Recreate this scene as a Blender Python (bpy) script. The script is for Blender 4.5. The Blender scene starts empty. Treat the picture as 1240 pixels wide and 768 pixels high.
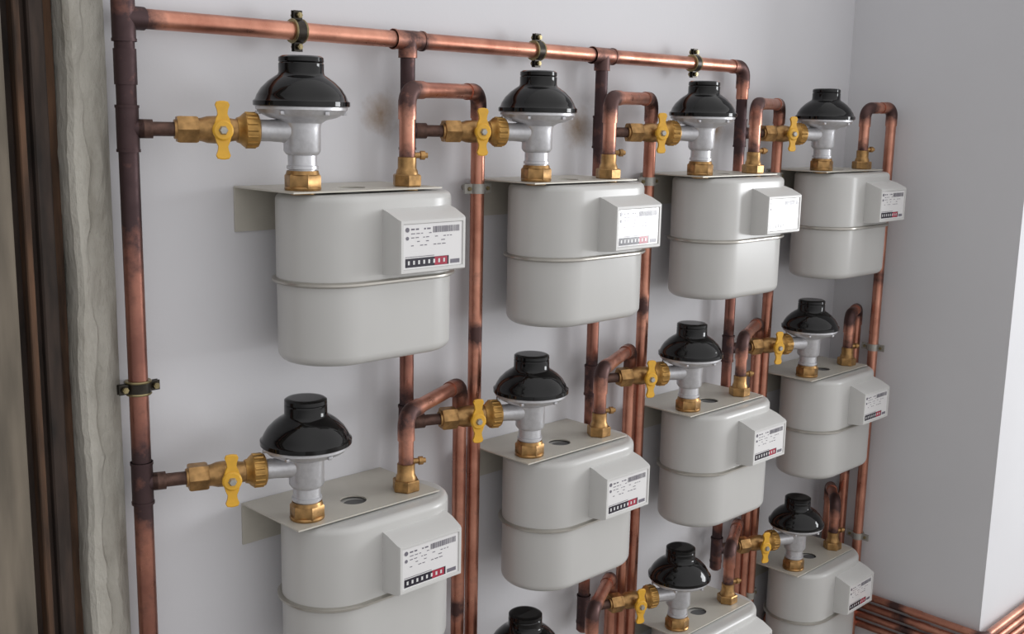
import bpy, bmesh, math, random
from mathutils import Vector, Matrix
random.seed(3)
sc=bpy.context.scene
try: sc.view_settings.view_transform='Standard'
except Exception: pass
S=.62; H=.63746
X0=-.283; DP=.05; DA=.1575; ZN=-.2425; ZM=.0518; ZV=-.134; XO=.248
XR=2.28; YC=-.604; FL=-2.0

# ---------------------------------------------------------------- materials
def nodes(name):
    m=bpy.data.materials.new(name); m.use_nodes=True
    nt=m.node_tree; return m,nt,nt.nodes['Principled BSDF']
def setc(b,**k):
    for n,v in k.items():
        n={'base':'Base Color','rough':'Roughness','metal':'Metallic','coat':'Coat Weight','coatr':'Coat Roughness','spec':'Specular IOR Level'}[n]
        b.inputs[n].default_value=(*v,1) if isinstance(v,tuple) else v
def noise(nt,scale,detail=4,rough=.5,stretch=None):
    tc=nt.nodes.new('ShaderNodeTexCoord'); n=nt.nodes.new('ShaderNodeTexNoise')
    n.inputs['Scale'].default_value=scale;n.inputs['Detail'].default_value=detail;n.inputs['Roughness'].default_value=rough
    if stretch:
        mp=nt.nodes.new('ShaderNodeMapping');mp.inputs['Scale'].default_value=stretch
        nt.links.new(tc.outputs['Object'],mp.inputs['Vector']);nt.links.new(mp.outputs['Vector'],n.inputs['Vector'])
    else: nt.links.new(tc.outputs['Object'],n.inputs['Vector'])
    return n,tc
def ramp(nt,src,stops):
    r=nt.nodes.new('ShaderNodeValToRGB'); e=r.color_ramp.elements
    while len(e)<len(stops): e.new(.5)
    for x,(p,c) in zip(e,stops): x.position=p;x.color=(*c,1) if isinstance(c,tuple) else (c,c,c,1)
    nt.links.new(src,r.inputs['Fac']); return r
def bump(nt,b,src,st,dist=.002):
    k=nt.nodes.new('ShaderNodeBump');k.inputs['Strength'].default_value=st;k.inputs['Distance'].default_value=dist
    nt.links.new(src,k.inputs['Height']);nt.links.new(k.outputs['Normal'],b.inputs['Normal'])
def simple(name,base,rough,metal=0,var=.12,scale=30,bmp=0,stretch=None,**k):
    m,nt,b=nodes(name); setc(b,base=base,rough=rough,metal=metal,**k)
    n,_=noise(nt,scale,stretch=stretch)
    d=tuple(c*(1-var) for c in base); l=tuple(min(1,c*(1+var)) for c in base)
    r=ramp(nt,n.outputs['Fac'],[(.3,d),(.7,l)]); nt.links.new(r.outputs['Color'],b.inputs['Base Color'])
    if bmp: bump(nt,b,n.outputs['Fac'],bmp)
    return m
M={}
M['paint']=simple('meter_grey_paint',(.505,.50,.485),.30,0,.02,8)
M['paint2']=simple('index_grey_plastic',(.58,.575,.56),.38,0,.02,8)
M['plate']=simple('bracket_beige_steel',(.52,.495,.435),.40,.10,.06,12)
M['dark']=simple('painted_hole_shade',(.10,.10,.10),.7)
M['seam']=simple('seam_steel',(.46,.44,.40),.3,.75,.05)
M['black']=simple('black_plastic',(.003,.0028,.003),.06,0,.2,40,spec=.36)
M['alu']=simple('cast_aluminium',(.56,.56,.58),.36,.6,.08,120,.08)
M['brass']=simple('brass',(.37,.215,.085),.38,.82,.35,60,.05)
M['gold']=simple('yellow_passivated_brass',(.41,.235,.07),.38,.78,.35,40)
M['yellow']=simple('yellow_handle_paint',(.70,.38,.03),.42,0,.10,40)
M['iron']=simple('threaded_iron',(.10,.055,.042),.5,.6,.4,60,.2)
M['clip']=simple('clip_bichromate_steel',(.028,.023,.017),.35,.6,.4,60)
M['screw']=simple('zinc_yellow_screw',(.28,.23,.12),.35,.8,.2,60)
M['zinc']=simple('zinc_clip',(.38,.37,.34),.45,.6,.15,60)
M['label']=simple('label_white',(.72,.71,.71),.10,0,.01,5)
M['counter']=simple('counter_black',(.022,.018,.03),.12)
M['red']=simple('counter_red',(.36,.03,.06),.12)
M['ink']=simple('label_ink',(.16,.15,.18),.12)
M['digit']=simple('counter_digit',(.65,.65,.65),.12)
def copper(name,a,bb,dk,thr):
    m,nt,b=nodes(name); setc(b,metal=.9,rough=.3)
    n,_=noise(nt,9,6,.6); r=ramp(nt,n.outputs['Fac'],[(.34,a),(.64,bb)])
    n2,_=noise(nt,18,6,.65)
    at=nt.nodes.new('ShaderNodeAttribute');at.attribute_name='burn'
    ma=nt.nodes.new('ShaderNodeMath');ma.operation='MULTIPLY_ADD'
    ma.inputs[1].default_value=1.0
    nt.links.new(at.outputs['Fac'],ma.inputs[0])
    sub=nt.nodes.new('ShaderNodeMath');sub.operation='SUBTRACT';sub.inputs[1].default_value=.5
    nt.links.new(n2.outputs['Fac'],sub.inputs[0])
    sc2=nt.nodes.new('ShaderNodeMath');sc2.operation='MULTIPLY';sc2.inputs[1].default_value=1.8
    nt.links.new(sub.outputs[0],sc2.inputs[0]);nt.links.new(sc2.outputs[0],ma.inputs[2])
    r2=ramp(nt,ma.outputs[0],[(thr,0.),(thr+.55,.95)])
    mx=nt.nodes.new('ShaderNodeMix');mx.data_type='RGBA'
    nt.links.new(r2.outputs['Color'],mx.inputs[0]);nt.links.new(r.outputs['Color'],mx.inputs[6]);mx.inputs[7].default_value=(*dk,1)
    nt.links.new(mx.outputs[2],b.inputs['Base Color'])
    n3,_=noise(nt,40,4); r3=ramp(nt,n3.outputs['Fac'],[(.3,.26),(.7,.42)])
    ad=nt.nodes.new('ShaderNodeMath');ad.operation='MULTIPLY_ADD';ad.inputs[1].default_value=.20
    nt.links.new(r2.outputs['Color'],ad.inputs[0]);nt.links.new(r3.outputs['Color'],ad.inputs[2]);nt.links.new(ad.outputs[0],b.inputs['Roughness'])
    return m
M['cu']=copper('copper',(.38,.155,.105),(.64,.305,.215),(.075,.047,.047),.33)
M['cu_old']=copper('copper_oxidised',(.25,.11,.085),(.43,.19,.135),(.060,.042,.046),.30)

# ---------------------------------------------------------------- mesh builder
class B:
    def __init__(s): s.bm=bmesh.new(); s.mats=[]; s.bl=s.bm.verts.layers.float.new('burn')
    def mi(s,k):
        if k not in s.mats: s.mats.append(k)
        return s.mats.index(k)
    def face(s,vs,k):
        try: f=s.bm.faces.new(vs)
        except ValueError: return
        f.material_index=s.mi(k); f.smooth=True; return f
    def rings(s,rs,k,cap=True,burn=None):
        R=[]
        for r in rs:
            L=[s.bm.verts.new(p) for p in r]
            if burn:
                for v in L: v[s.bl]=burn(v.co)
            R.append(L)
        n=len(R[0])
        for a,b in zip(R,R[1:]):
            for i in range(n): s.face([a[i],a[(i+1)%n],b[(i+1)%n],b[i]],k)
        if cap: s.face(R[0][::-1],k); s.face(R[-1],k)
    def lathe(s,prof,org,ax,k,seg=40,rot=0,burn=None):
        ax=Vector(ax).normalized(); org=Vector(org)
        t=Vector((0,0,1)) if abs(ax.z)<.9 else Vector((1,0,0))
        u=ax.cross(t).normalized(); v=ax.cross(u)
        s.rings([[org+ax*d+(u*math.cos(a)+v*math.sin(a))*max(r,1e-4) for a in [rot+2*math.pi*i/seg for i in range(seg)]] for d,r in prof],k,True,burn)
    def hexn(s,org,ax,l,r,k,rot=0):
        s.lathe([(0,r*.93),(l*.1,r),(l*.9,r),(l,r*.93)],org,ax,k,6,rot)
    def tube(s,pts,r,k='cu',fil=.03,seg=20,burn=None,step=.02):
        pts=[Vector(p) for p in pts]; P=[pts[0]]
        for i in range(1,len(pts)-1):
            a=(pts[i-1]-pts[i]);b=(pts[i+1]-pts[i]);la,lb=a.length,b.length;a.normalize();b.normalize()
            ang=a.angle(b); 
            if ang>math.pi-.02: P.append(pts[i]);continue
            d=min(fil/math.tan(ang/2),la*.49,lb*.49); R=d*math.tan(ang/2)
            bis=(a+b).normalized(); c=pts[i]+bis*(R/math.sin(ang/2))
            p0=pts[i]+a*d-c;p1=pts[i]+b*d-c; n=10
            w=math.pi-ang
            for j in range(n+1):
                t=j/n; P.append(c+(p0*math.sin((1-t)*w)+p1*math.sin(t*w))/math.sin(w) if w<3.1 else c+p0)
        P.append(pts[-1])
        Q=[P[0]]
        for a,b in zip(P,P[1:]):
            L=(b-a).length
            if L<1e-6: continue
            n=max(1,int(L/step))
            for j in range(1,n+1): Q.append(a.lerp(b,j/n))
        T=[(Q[min(i+1,len(Q)-1)]-Q[max(i-1,0)]).normalized() for i in range(len(Q))]
        up=Vector((0,0,1)) if abs(T[0].z)<.9 else Vector((1,0,0))
        u=T[0].cross(up).normalized(); rs=[]
        for q,t in zip(Q,T):
            u=(u-t*u.dot(t)).normalized(); v=t.cross(u)
            rs.append([q+(u*math.cos(a)+v*math.sin(a))*r for a in [2*math.pi*i/seg for i in range(seg)]])
        s.rings(rs,k,True,burn); return Q
    def box(s,lo,hi,k,bev=0):
        x0,y0,z0=lo;x1,y1,z1=hi
        if bev:
            b=bev
            def sec(z,i): 
                return [(x0+i+b,y0+i,z),(x1-i-b,y0+i,z),(x1-i,y0+i+b,z),(x1-i,y1-i-b,z),(x1-i-b,y1-i,z),(x0+i+b,y1-i,z),(x0+i,y1-i-b,z),(x0+i,y0+i+b,z)]
            s.rings([sec(z0,b),sec(z0+b,0),sec(z1-b,0),sec(z1,b)],k)
        else: s.rings([[(x0,y0,z),(x1,y0,z),(x1,y1,z),(x0,y1,z)] for z in (z0,z1)],k)
    def done(s,name,loc=(0,0,0),sharp=35):
        bmesh.ops.recalc_face_normals(s.bm,faces=s.bm.faces)
        for e in s.bm.edges:
            if len(e.link_faces)==2 and e.calc_face_angle(0)>math.radians(sharp): e.smooth=False
        me=bpy.data.meshes.new(name); s.bm.to_mesh(me); s.bm.free()
        for k in s.mats: me.materials.append(M[k])
        return inst(name,me,loc)
def inst(name,me,loc=(0,0,0)):
    o=bpy.data.objects.new(name,me); o.location=loc; sc.collection.objects.link(o); return o
def burnf(L,base=0.):
    L=[(Vector(p),r) for p,r in L]
    def f(co):
        v=base
        for p,r in L: v=max(v,min(1,1.35*(1-(co-p).length/r)))
        return v
    return f

# ---------------------------------------------------------------- gas meter (origin = regulator axis on wall plane, z=0 cap top)
def stad(z,inset,cx=.1548,cy=-.1453,hx=.1887,hy=.1014,n=20):
    r=hy-inset; h=hx-hy; p=[]
    for i in range(n+1): a=-math.pi/2+math.pi*i/n; p.append((cx+h+r*math.cos(a),cy+r*math.sin(a),z))
    for i in range(n+1): a=math.pi/2+math.pi*i/n; p.append((cx-h+r*math.cos(a),cy+r*math.sin(a),z))
    return p
def make_meter():
    b=B()
    R=.014;n=6
    top=-.249;mid=-.414;bot=-.570
    up=[(top-R+R*math.sin(a),R-R*math.cos(a)) for a in [math.pi/2*(1-i/n) for i in range(n+1)]]
    b.rings([stad(z,i) for z,i in up+[(mid+.005,0)]],'paint')
    R=.020
    lo=[(bot+R-R*math.sin(a),R-R*math.cos(a)) for a in [math.pi/2*i/n for i in range(n+1)]]
    b.rings([stad(z,i+.001) for z,i in [(mid-.005,0)]+lo],'paint')
    b.rings([stad(mid+dz,-g) for dz,g in [(.0055,-.002),(.0055,.004),(.003,.0085),(-.001,.0085),(-.004,.004),(-.0055,-.002)]],'seam')
    for x in (0,XO): b.lathe([(0,.024),(.012,.024)],(x,-DA,-.252),(0,0,1),'brass',24)
    b.lathe([(0,.027),(.001,.027)],(.128,-.145,-.2487),(0,0,1),'dark',24)  # flat dark disc on the body top: painted shade inside the bracket hole
    b.lathe([(0,.006),(.004,.006),(.007,.003)],(.16,-.16,-.5695),(0,0,-1),'paint',16)
    x0,x1,yf,zt,zb=.117,.283,-.2976,-.292,-.396
    back=[(x0-.001,-.225,zb-.004),(x1+.003,-.225,zb-.004),(x1+.003,-.225,zt+.022),(x0-.001,-.225,zt+.022)]
    m1=[(x0-.001,-.262,zb-.003),(x1+.003,-.262,zb-.003),(x1+.003,-.262,zt+.012),(x0-.001,-.262,zt+.012)]
    def fr(i,y): return [(x0+i,y,zb+i),(x1-i,y,zb+i),(x1-i,y,zt-i),(x0+i,y,zt-i)]
    b.rings([back,m1,fr(0,yf+.006),fr(.003,yf),fr(.0085,yf),fr(.010,yf+.0025)],'paint2')
    b.lathe([(0,.007),(.006,.007),(.008,.005)],(x1+.002,-.27,-.345),(1,0,0),'paint2',16)
    yl=yf+.0020
    def q(xa,za,xb,zb_,k,dy=0): b.face([b.bm.verts.new(p) for p in [(xa,yl-dy,za),(xb,yl-dy,za),(xb,yl-dy,zb_),(xa,yl-dy,zb_)]],k)
    q(x0+.010,zb+.010,x1-.010,zt-.010,'label')
    q(x0+.014,zb+.013,x0+.122,zb+.030,'counter',.0003)
    q(x0+.086,zb+.0135,x0+.118,zb+.0295,'red',.0005)
    for i in range(8): q(x0+.020+i*.0125,zb+.018,x0+.0245+i*.0125,zb+.0255,'digit',.0007)
    q(x0+.014,zb+.032,x0+.085,zb+.0332,'ink',.0004); q(x0+.126,zb+.014,x0+.150,zb+.022,'ink',.0004)
    x=x0+.082
    while x<x1-.016:
        w=random.choice([.0008,.0014,.002]); q(x,zt-.028,x+w,zt-.016,'ink',.0004); x+=w+random.choice([.0008,.0014])
    for r in range(5):
        z=zt-.021-r*.0075; x=x0+.028
        while x<x0+(.072 if r<2 else .125):
            w=random.uniform(.004,.012)
            if random.random()<.75: q(x,z,x+w,z+(.003 if r==0 else .0016),'ink',.0004)
            x+=w+.003
    b.lathe([(0,.0045),(.0006,.0045)],(x0+.019,yl-.0002,zt-.020),(0,-1,0),'ink',16)
    b.lathe([(0,.0035),(.0006,.0035)],(x0+.019,yl-.0002,zt-.036),(0,-1,0),'ink',16)
    return b
def make_bracket():
    b=B(); xa,xb,ya,yb=-.052,.300,-.205,-.002; hx,hy,r=.128,-.135,.027
    cor=[math.atan2(y-hy,x-hx)%(2*math.pi) for x in (xa,xb) for y in (ya,yb)]
    A=sorted([2*math.pi*i/48 for i in range(48)]+cor)
    def out(a):
        c,s_=math.cos(a),math.sin(a); t=1e9
        if c>1e-9:t=min(t,(xb-hx)/c)
        if c<-1e-9:t=min(t,(xa-hx)/c)
        if s_>1e-9:t=min(t,(yb-hy)/s_)
        if s_<-1e-9:t=min(t,(ya-hy)/s_)
        return (hx+c*t,hy+s_*t)
    z1,z0=-.2420,-.2450
    rg=[[(*out(a),z1) for a in A],[(*out(a),z0) for a in A],[(hx+r*math.cos(a),hy+r*math.sin(a),z0) for a in A],[(hx+r*math.cos(a),hy+r*math.sin(a),z1) for a in A]]
    R=[[b.bm.verts.new(p) for p in g] for g in rg]; n=len(A)
    for i in range(4):
        a,c=R[i],R[(i+1)%4]
        for j in range(n): b.face([a[j],a[(j+1)%n],c[(j+1)%n],c[j]],'plate')
    b.box((xa,-.005,-.330),(xb,-.001,-.2445),'plate')
    b.lathe([(0,.005),(.002,.005),(.003,.003)],(.27,-.005,-.30),(0,-1,0),'zinc',12)
    return b
def make_reg():
    b=B(); o=(0,-DA,0); Z=(0,0,-1)
    b.lathe([(0,.030),(0.0,.036),(.003,.0405),(.010,.041),(.012,.0395),(.014,.041),(.030,.041),(.034,.043),(.038,.050),(.046,.061),(.058,.073),(.070,.0805),(.078,.0835),(.081,.0875),(.089,.0875),(.091,.084)],o,Z,'black',56)
    b.lathe([(.090,.083),(.096,.083),(.098,.080),(.103,.076),(.110,.062),(.114,.045),(.120,.036),(.128,.034),(.170,.034),(.176,.030),(.178,.0265),(.196,.0265),(.197,.029),(.203,.029),(.204,.0255),(.222,.0255)],o,Z,'alu',48)
    for i in range(6):
        a=math.pi/6+i*math.pi/3
        b.hexn((.078*math.cos(a),-DA+.078*math.sin(a),-.099),Z,.006,.005,'alu')
    b.hexn((0,-DA,-.2125),Z,.0295,.034,'brass',.3)
    b.lathe([(.206,.029),(.213,.031),],o,Z,'brass',32)
    b.lathe([(.2415,.033),(.238,.034),(.235,.032)],o,Z,'brass',32)
    D=Vector((X0,-DP+DA,0)).normalized(); A=Vector((0,-DA,ZV))
    b.lathe([(.02,.024),(.040,.021),(.060,.0195),(.080,.0195)],A,D,'alu',28)
    return b
def make_valve():
    b=B(); D=Vector((X0,-DP+DA,0)).normalized(); A=Vector((0,-DA,ZV)); N=Vector((-D.y,D.x,0)); 
    if N.y>0: N=-N
    b.lathe([(.078,.024),(.081,.030),(.084,.031),(.104,.031),(.108,.028),(.112,.024),(.118,.022)],A,D,'gold',32)
    for i in range(16):
        a=2*math.pi*i/16; b.lathe([(.085,.003),(.103,.003)],A+Vector((0,0,1))*.030*math.sin(a)+N*.030*math.cos(a),D,'gold',6)
    b.lathe([(.115,.020),(.122,.0195),(.128,.0205),(.138,.0235),(.155,.0245),(.170,.0235),(.180,.0205),(.186,.020),(.195,.020)],A,D,'brass',32)
    b.hexn(A+D*.186,D,.036,.0265,'brass')
    b.lathe([(.220,.018),(.226,.017)],A,D,'brass',24)
    b.lathe([(.224,.0125),(.285,.0125)],A,D,'iron',24)
    b.lathe([(.262,.0165),(.286,.0165)],A,D,'iron',24)
    C=A+D*.150
    b.lathe([(.02,.012),(.036,.011),(.040,.009)],C,N,'gold',20)
    b.lathe([(.040,.0165),(.043,.018),(.050,.018),(.053,.015)],C,N,'yellow',28)
    b.lathe([(.053,.0085),(.0535,.0085),(.059,.006)],C,N,'zinc',6)
    half=[(.015,.008),(.012,.020),(.0085,.028),(.0095,.036),(.0125,.044),(.010,.049),(.003,.0505)]
    pts=half+[(-x,z) for x,z in half[::-1]]; full=pts+[(-x,-z) for x,z in pts]
    b.rings([[C+N*d+D*x*k_+Vector((0,0,z*k_)) for x,z in full] for d,k_ in [(.0425,.96),(.044,1),(.0475,1),(.049,.96)]],'yellow')
    return b
mo=make_meter().done('gas_meter'); bo=make_bracket().done('meter_mounting_bracket')
ro=make_reg().done('gas_pressure_regulator'); vo=make_valve().done('gas_shutoff_valve')
for i in range(4):
    for j in range(3):
        if i==0 and j==0: continue
        L=(i*S,0,-j*H)
        for o in (mo,bo,ro,vo): inst(o.name.split('.')[0],o.data,L)

# ---------------------------------------------------------------- outlet pipes
RO=.0160; RF=.0182
def outlet(i,j):
    b=B(); ox=i*S; oz=-j*H; p0=Vector((ox+XO,-DA,ZN+oz))
    zt=(-.052 if j==0 else -.076)+oz
    if i<3: q=Vector((ox+(.541,.496,.451)[j],-DP,zt+.004))
    else: q=Vector(((2.243,2.243,2.243)[j],(-.178,-.112,-.060)[j],zt+.004))
    top=Vector((p0.x,p0.y,zt)); end=Vector((q.x,q.y,-1.93))
    bf=burnf([(top,.075),(q,.08),(p0+Vector((0,0,.03)),.09),(q-Vector((0,0,.55)),.05)],random.choice([.0,.10,.18]))
    b.tube([p0+Vector((0,0,.03)),top,q,end],RO,'cu',.036,20,bf)
    d=(q-top).normalized()
    b.tube([top-Vector((0,0,.058)),top,top+d*.058],RF,'cu',.034,20,bf)
    b.tube([q-d*.058,q,q-Vector((0,0,.058))],RF,'cu',.034,20,bf)
    b.lathe([(0,.0225),(.003,.0225),(.010,.021),(.014,.0188),(.036,.0186),(.037,.0165)],p0+Vector((0,0,.022)),(0,0,1),'brass',28)
    b.hexn(p0+Vector((0,0,.0005)),(0,0,1),.024,.0300,'brass',.5)
    t=p0+Vector((0,0,.062)); dd=Vector((.9,-.42,.0)).normalized()
    b.lathe([(.01,.006),(.026,.006),(.027,.009),(.036,.009),(.037,.0055),(.042,.0055)],t,dd,'brass',16)
    b.done('copper_outlet_pipe')
for i in range(4):
    for j in range(3): outlet(i,j)

# ---------------------------------------------------------------- supply riser, manifold and drops
def tee(b,p,along,branch,r,bf,l=.040,bl=.036,rb=None,k='cu'):
    b.lathe([(-l,r),(l,r)],p,along,k,24,burn=bf)
    b.lathe([(-l,r+.0012),(-l+.005,r+.0012)],p,along,k,24,burn=bf); b.lathe([(l-.005,r+.0012),(l,r+.0012)],p,along,k,24,burn=bf)
    b.lathe([(0,rb or r),(bl,rb or r)],p,branch,k,24,burn=bf)
D=Vector((X0,-DP+DA,0)).normalized()
RM=.0172
b=B(); J=[((X0,-DP,ZM-.05),.22)]+[((X0,-DP,ZV-j*H-(.06 if j==0 else 0)),.30 if j==0 else .15) for j in range(3)]
bf=burnf(J,.16)
b.tube([(X0,-DP,.60),(X0,-DP,FL+.002)],RM,'cu_old',burn=bf)
tee(b,(X0,-DP,ZM),(0,0,1),(1,0,0),.0198,bf,k='cu_old')
for j in range(3): tee(b,(X0,-DP,ZV-j*H),(0,0,1),-D,.0192,bf,bl=.026,rb=.0165,k='cu_old')
b.lathe([(-.03,.0192),(.03,.0192)],(X0,-DP,-.03),(0,0,1),'cu_old',24,burn=bf)
b.done('copper_supply_riser')
b=B(); bf=burnf([((X0+k*S,-DP,ZM),.095) for k in range(4)],.06)
xe=X0+3*S
b.tube([(X0+.03,-DP,ZM),(xe,-DP,ZM),(xe,-DP,ZM-.09)],RM,'cu',.036,burn=bf)
for k in (1,2): tee(b,(X0+k*S,-DP,ZM),(1,0,0),(0,0,-1),.0198,bf)
b.tube([(xe-.06,-DP,ZM),(xe,-DP,ZM),(xe,-DP,ZM-.06)],.0195,'cu',.036,burn=bf)
b.done('copper_manifold_pipe')
for k in (1,2,3):
    b=B(); x=X0+k*S
    bf=burnf([((x,-DP,ZM-.07),.20),((x,-DP,ZV),.15)]+[((x,-DP,ZV-j*H),.12) for j in (1,2)],.16)
    b.tube([(x,-DP,ZM-.03),(x,-DP,ZV-2*H-.05)],.0155,'cu_old',burn=bf)
    for j in range(3): tee(b,(x,-DP,ZV-j*H),(0,0,1),-D,.0178,bf,bl=.026,rb=.016,k='cu_old')
    b.lathe([(0,.0178),(.02,.0178),(.026,.012)],(x,-DP,ZV-2*H-.04),(0,0,-1),'cu_old',20,burn=bf)
    b.done('copper_drop_pipe')
for k in range(4):
    b=B(); z=-1.715-.036*k; r=.0125; o=.028
    bf=burnf([((XR-o,-o,z),.08),((XR-o,YC-o,z),.06),((XR-o,-.33-.02*k,z),.05)],.0)
    b.tube([(1.98-.035*k,-.022,-1.95),(1.98-.035*k,-.022,z),(XR-.018,-.018,z),(XR-o,YC-o,z),(4.2,YC-o,z)],r,'cu',.03,16,bf)
    b.lathe([(-.02,r+.0015),(.02,r+.0015)],(XR-.0245,-.40-.03*k,z),(0,1,0),'cu',16,burn=bf)
    b.done('copper_distribution_pipe')

# ---------------------------------------------------------------- clips
def ringclip(name,p,ax,r,lug):
    b=B(); p=Vector(p); ax=Vector(ax); lug=Vector(lug)
    b.lathe([(-.012,r),(-.012,r+.005),(.012,r+.005),(.012,r)],p,ax,'clip',28)
    b.lathe([(-.013,r+.0050),(-.011,r+.0062),(-.009,r+.0050)],p,ax,'screw',28);b.lathe([(.009,r+.0050),(.011,r+.0062),(.013,r+.0050)],p,ax,'screw',28)
    side=ax.cross(lug)
    for s in (1,-1):
        c=p+lug*s*(r+.012)
        for q in (-.004,.004):
            b.rings([[c+side*(q-.0015)+lug*a+ax*e for a,e in ((-.009,-.009),(.009,-.009),(.009,.009),(-.009,.009))],[c+side*(q+.0015)+lug*a+ax*e for a,e in ((-.009,-.009),(.009,-.009),(.009,.009),(-.009,.009))]],'clip')
        b.lathe([(-.014,.0035),(.014,.0035)],c,side,'screw',10)
        b.hexn(c-side*.013,side,.006,.006,'screw'); b.hexn(c+side*.007,side,.006,.006,'screw')
    b.lathe([(r,.007),(DP-.0015,.005)],p,(0,1,0),'zinc',12)
    b.done(name)
for x in (.064,.722,1.336): ringclip('pipe_clamp',(x,-DP,ZM),(1,0,0),RM,(0,0,1))
ringclip('pipe_clamp',(X0,-DP,-.592),(0,0,1),RM,(1,0,0)); ringclip('pipe_clamp',(X0,-DP,-1.5),(0,0,1),RM,(1,0,0))
def wallclip(p,n,side,depth):
    b=B(); p=Vector(p); n=Vector(n); side=Vector(side); z=Vector((0,0,1))
    b.lathe([(-.011,RO),(-.011,RO+.003),(.011,RO+.003),(.011,RO)],p,z,'zinc',24)
    for s in (1,-1):
        c=p+side*s*(RO+.012)
        b.rings([[c+side*a*.012+z*e*.011+n*d for a,e in ((-1,-1),(1,-1),(1,1),(-1,1))] for d in (-.002,.003)],'zinc')
        b.hexn(c+n*.003,n,.005,.005,'screw')
    b.lathe([(RO,.006),(depth-.0015,.006)],p,-n,'zinc',12)
    b.done('pipe_bracket')
for i in range(3):
    wallclip((i*S+.541,-DP,-.262),(0,-1,0),(1,0,0),DP); wallclip((i*S+.541,-DP,-1.62),(0,-1,0),(1,0,0),DP)
wallclip((2.243,-.178,-.835),(-1,0,0),(0,1,0),XR-2.243); wallclip((2.243,-.178,-1.5),(-1,0,0),(0,1,0),XR-2.243)

# ---------------------------------------------------------------- room
def wallmat(name,base,stains=()):
    m,nt,b=nodes(name); setc(b,rough=.75,spec=.25)
    n,tc=noise(nt,1.6,5,.55)
    r=ramp(nt,n.outputs['Fac'],[(.3,tuple(c*.95 for c in base)),(.7,base)])
    last=r.outputs['Color']
    # soot marks from brazing, masked by distance to the joint
    for (px,py,pz),rad in stains:
        g=nt.nodes.new('ShaderNodeNewGeometry')
        d=nt.nodes.new('ShaderNodeVectorMath');d.operation='DISTANCE';d.inputs[1].default_value=(px,py,pz)
        nt.links.new(g.outputs['Position'],d.inputs[0])
        nn,_=noise(nt,30,5,.65)
        a=nt.nodes.new('ShaderNodeMath');a.operation='MULTIPLY_ADD';a.inputs[1].default_value=.06
        nt.links.new(nn.outputs['Fac'],a.inputs[0]);nt.links.new(d.outputs['Value'],a.inputs[2])
        mr=nt.nodes.new('ShaderNodeMapRange');mr.inputs['From Min'].default_value=.03;mr.inputs['From Max'].default_value=rad+.03
        mr.inputs['To Min'].default_value=.8;mr.inputs['To Max'].default_value=0
        nt.links.new(a.outputs[0],mr.inputs['Value'])
        mx=nt.nodes.new('ShaderNodeMix');mx.data_type='RGBA'
        nt.links.new(mr.outputs['Result'],mx.inputs[0]);nt.links.new(last,mx.inputs[6]);mx.inputs[7].default_value=(.27,.17,.085,1);last=mx.outputs[2]
    nt.links.new(last,b.inputs['Base Color'])
    n2,_=noise(nt,45,6,.6); bump(nt,b,n2.outputs['Fac'],.12,.003)
    return m
M['wall']=wallmat('wall_white_plaster',(.645,.642,.665),[((.305,0,-.10),.055),((.93,0,-.125),.06),((1.53,0,-.13),.04)])
M['wallr']=wallmat('wall_return_plaster',(.66,.66,.68))
m,nt,bs=nodes('rough_plaster_edge'); setc(bs,rough=.85)
n,_=noise(nt,7,5,.55,(3,3,.7)); rr=ramp(nt,n.outputs['Fac'],[(.30,(.30,.28,.24)),(.48,(.41,.39,.345)),(.7,(.48,.46,.41))]); nt.links.new(rr.outputs['Color'],bs.inputs['Base Color']); n2,_=noise(nt,14,7,.65,(2,2,.8));bump(nt,bs,n2.outputs['Fac'],.8,.016)
M['plaster']=m
M['rust']=simple('rusty_dark_steel',(.030,.019,.014),.85,0,.7,14,.4,(3,3,.5))
M['rust2']=simple('rusty_brown_edge',(.075,.038,.020),.85,0,.7,16,.5,(3,3,.4))
M['wood']=simple('weathered_door_post',(.15,.125,.095),.8,0,.45,7,.3,(3,3,.4))
M['floor']=simple('floor_concrete',(.34,.32,.30),.8,0,.15,6,.2)
def rb(name,lo,hi,k,bev=0):
    b=B(); b.box(lo,hi,k,bev); return b.done(name)
rb('wall_back',(-.300,0,FL),(XR+.1,.15,1.0),'wall')
rb('wall_right',(XR,YC,FL),(5.2,-0.0001,1.0),'wallr')
rb('floor',(-2.5,-4.2,FL-.1),(5.2,.3,FL),'floor')
b=B(); N=150; rs=[]
for k in range(N+1):
    z=FL+3.0*k/N; e=.004*math.sin(z*23)+.003*math.sin(z*61+1)+random.uniform(-.002,.002)
    f2=.003*math.sin(z*17+2)+random.uniform(-.0015,.0015)
    rs.append([(-.299,.15,z),(-.299,-.010,z),(-.303+f2*.5,-.016,z),(-.325+e,-.021+f2,z),(-.343+e,-.018,z),(-.348+e,-.025+f2,z),(-.366+f2,-.026,z),(-.374+f2,-.018,z),(-.376,.15,z)])
b.rings(rs,'plaster'); b.done('trim_1')
b=B()
b.box((-.405,.02,FL),(-.376,.15,1),'rust2'); b.box((-.425,-.004,FL),(-.398,.15,1),'rust',.003); b.box((-.475,.012,FL),(-.425,.15,1),'rust')
b.box((-.452,-.012,FL),(-.440,.05,1),'rust2',.002)
b.box((-.56,-.020,FL),(-.472,.15,1),'wood',.004); b.box((-.575,.03,FL),(-.56,.15,1),'rust'); b.box((-.70,-.035,FL),(-.575,.15,1),'wood',.004)
b.done('door_1')

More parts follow.
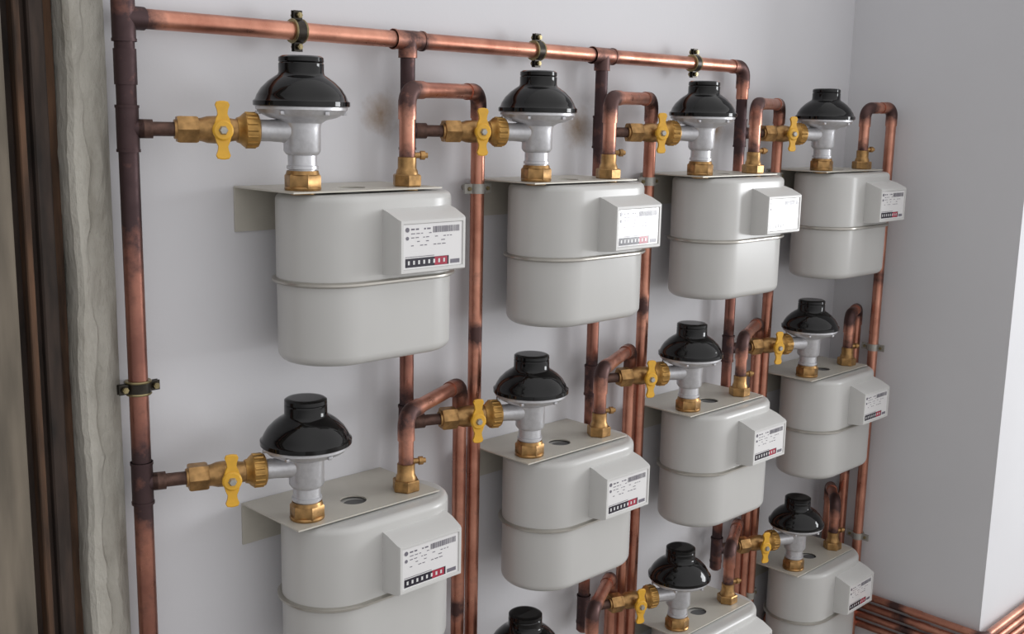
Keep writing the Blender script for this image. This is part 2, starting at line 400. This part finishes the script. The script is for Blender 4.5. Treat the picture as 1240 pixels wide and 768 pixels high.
# ---------------------------------------------------------------- light
w=bpy.data.worlds.new('World'); sc.world=w; w.use_nodes=True; nt=w.node_tree
bg=nt.nodes['Background']; tc=nt.nodes.new('ShaderNodeTexCoord')
dp=nt.nodes.new('ShaderNodeVectorMath');dp.operation='DOT_PRODUCT';dp.inputs[1].default_value=Vector((.36,-.68,.55)).normalized()
nt.links.new(tc.outputs['Generated'],dp.inputs[0])
mr=nt.nodes.new('ShaderNodeMapRange');mr.interpolation_type='SMOOTHSTEP'
mr.inputs['From Min'].default_value=-.25;mr.inputs['From Max'].default_value=.95;mr.inputs['To Min'].default_value=.42;mr.inputs['To Max'].default_value=1.14
nt.links.new(dp.outputs['Value'],mr.inputs['Value']);nt.links.new(mr.outputs['Result'],bg.inputs[1]); bg.inputs[0].default_value=(.98,.975,.98,1)
def area(name,loc,tgt,sx,sy,e,col):
    l=bpy.data.lights.new(name,'AREA'); l.shape='RECTANGLE'; l.size=sx;l.size_y=sy;l.energy=e;l.color=col
    o=bpy.data.objects.new(name,l);o.location=loc;d=Vector(tgt)-Vector(loc);o.rotation_euler=d.to_track_quat('-Z','Y').to_euler();sc.collection.objects.link(o)
area('window_daylight',(5.0,-3.1,-.12),(4.0,-3.1,-.12),1.9,1.7,130,(.96,.98,1))

# ---------------------------------------------------------------- camera
C=Vector((-1.16543,-1.88033,-0.09931));yaw,pitch,roll,F=0.78417,0.18061,0.02097,1332.64445
f=Vector((math.sin(yaw)*math.cos(pitch),math.cos(yaw)*math.cos(pitch),-math.sin(pitch)))
r=Vector((math.cos(yaw),-math.sin(yaw),0));u=r.cross(f)
c,q=math.cos(roll),math.sin(roll); r,u=r*c+u*q,r*-q+u*c
cam=bpy.data.cameras.new('camera');cam.sensor_fit='HORIZONTAL';cam.sensor_width=36;cam.lens=F/1240*36;cam.clip_start=.02
co=bpy.data.objects.new('camera',cam); mt=Matrix((r,u,-f)).transposed().to_4x4(); mt.translation=C; co.matrix_world=mt
sc.collection.objects.link(co); sc.camera=co
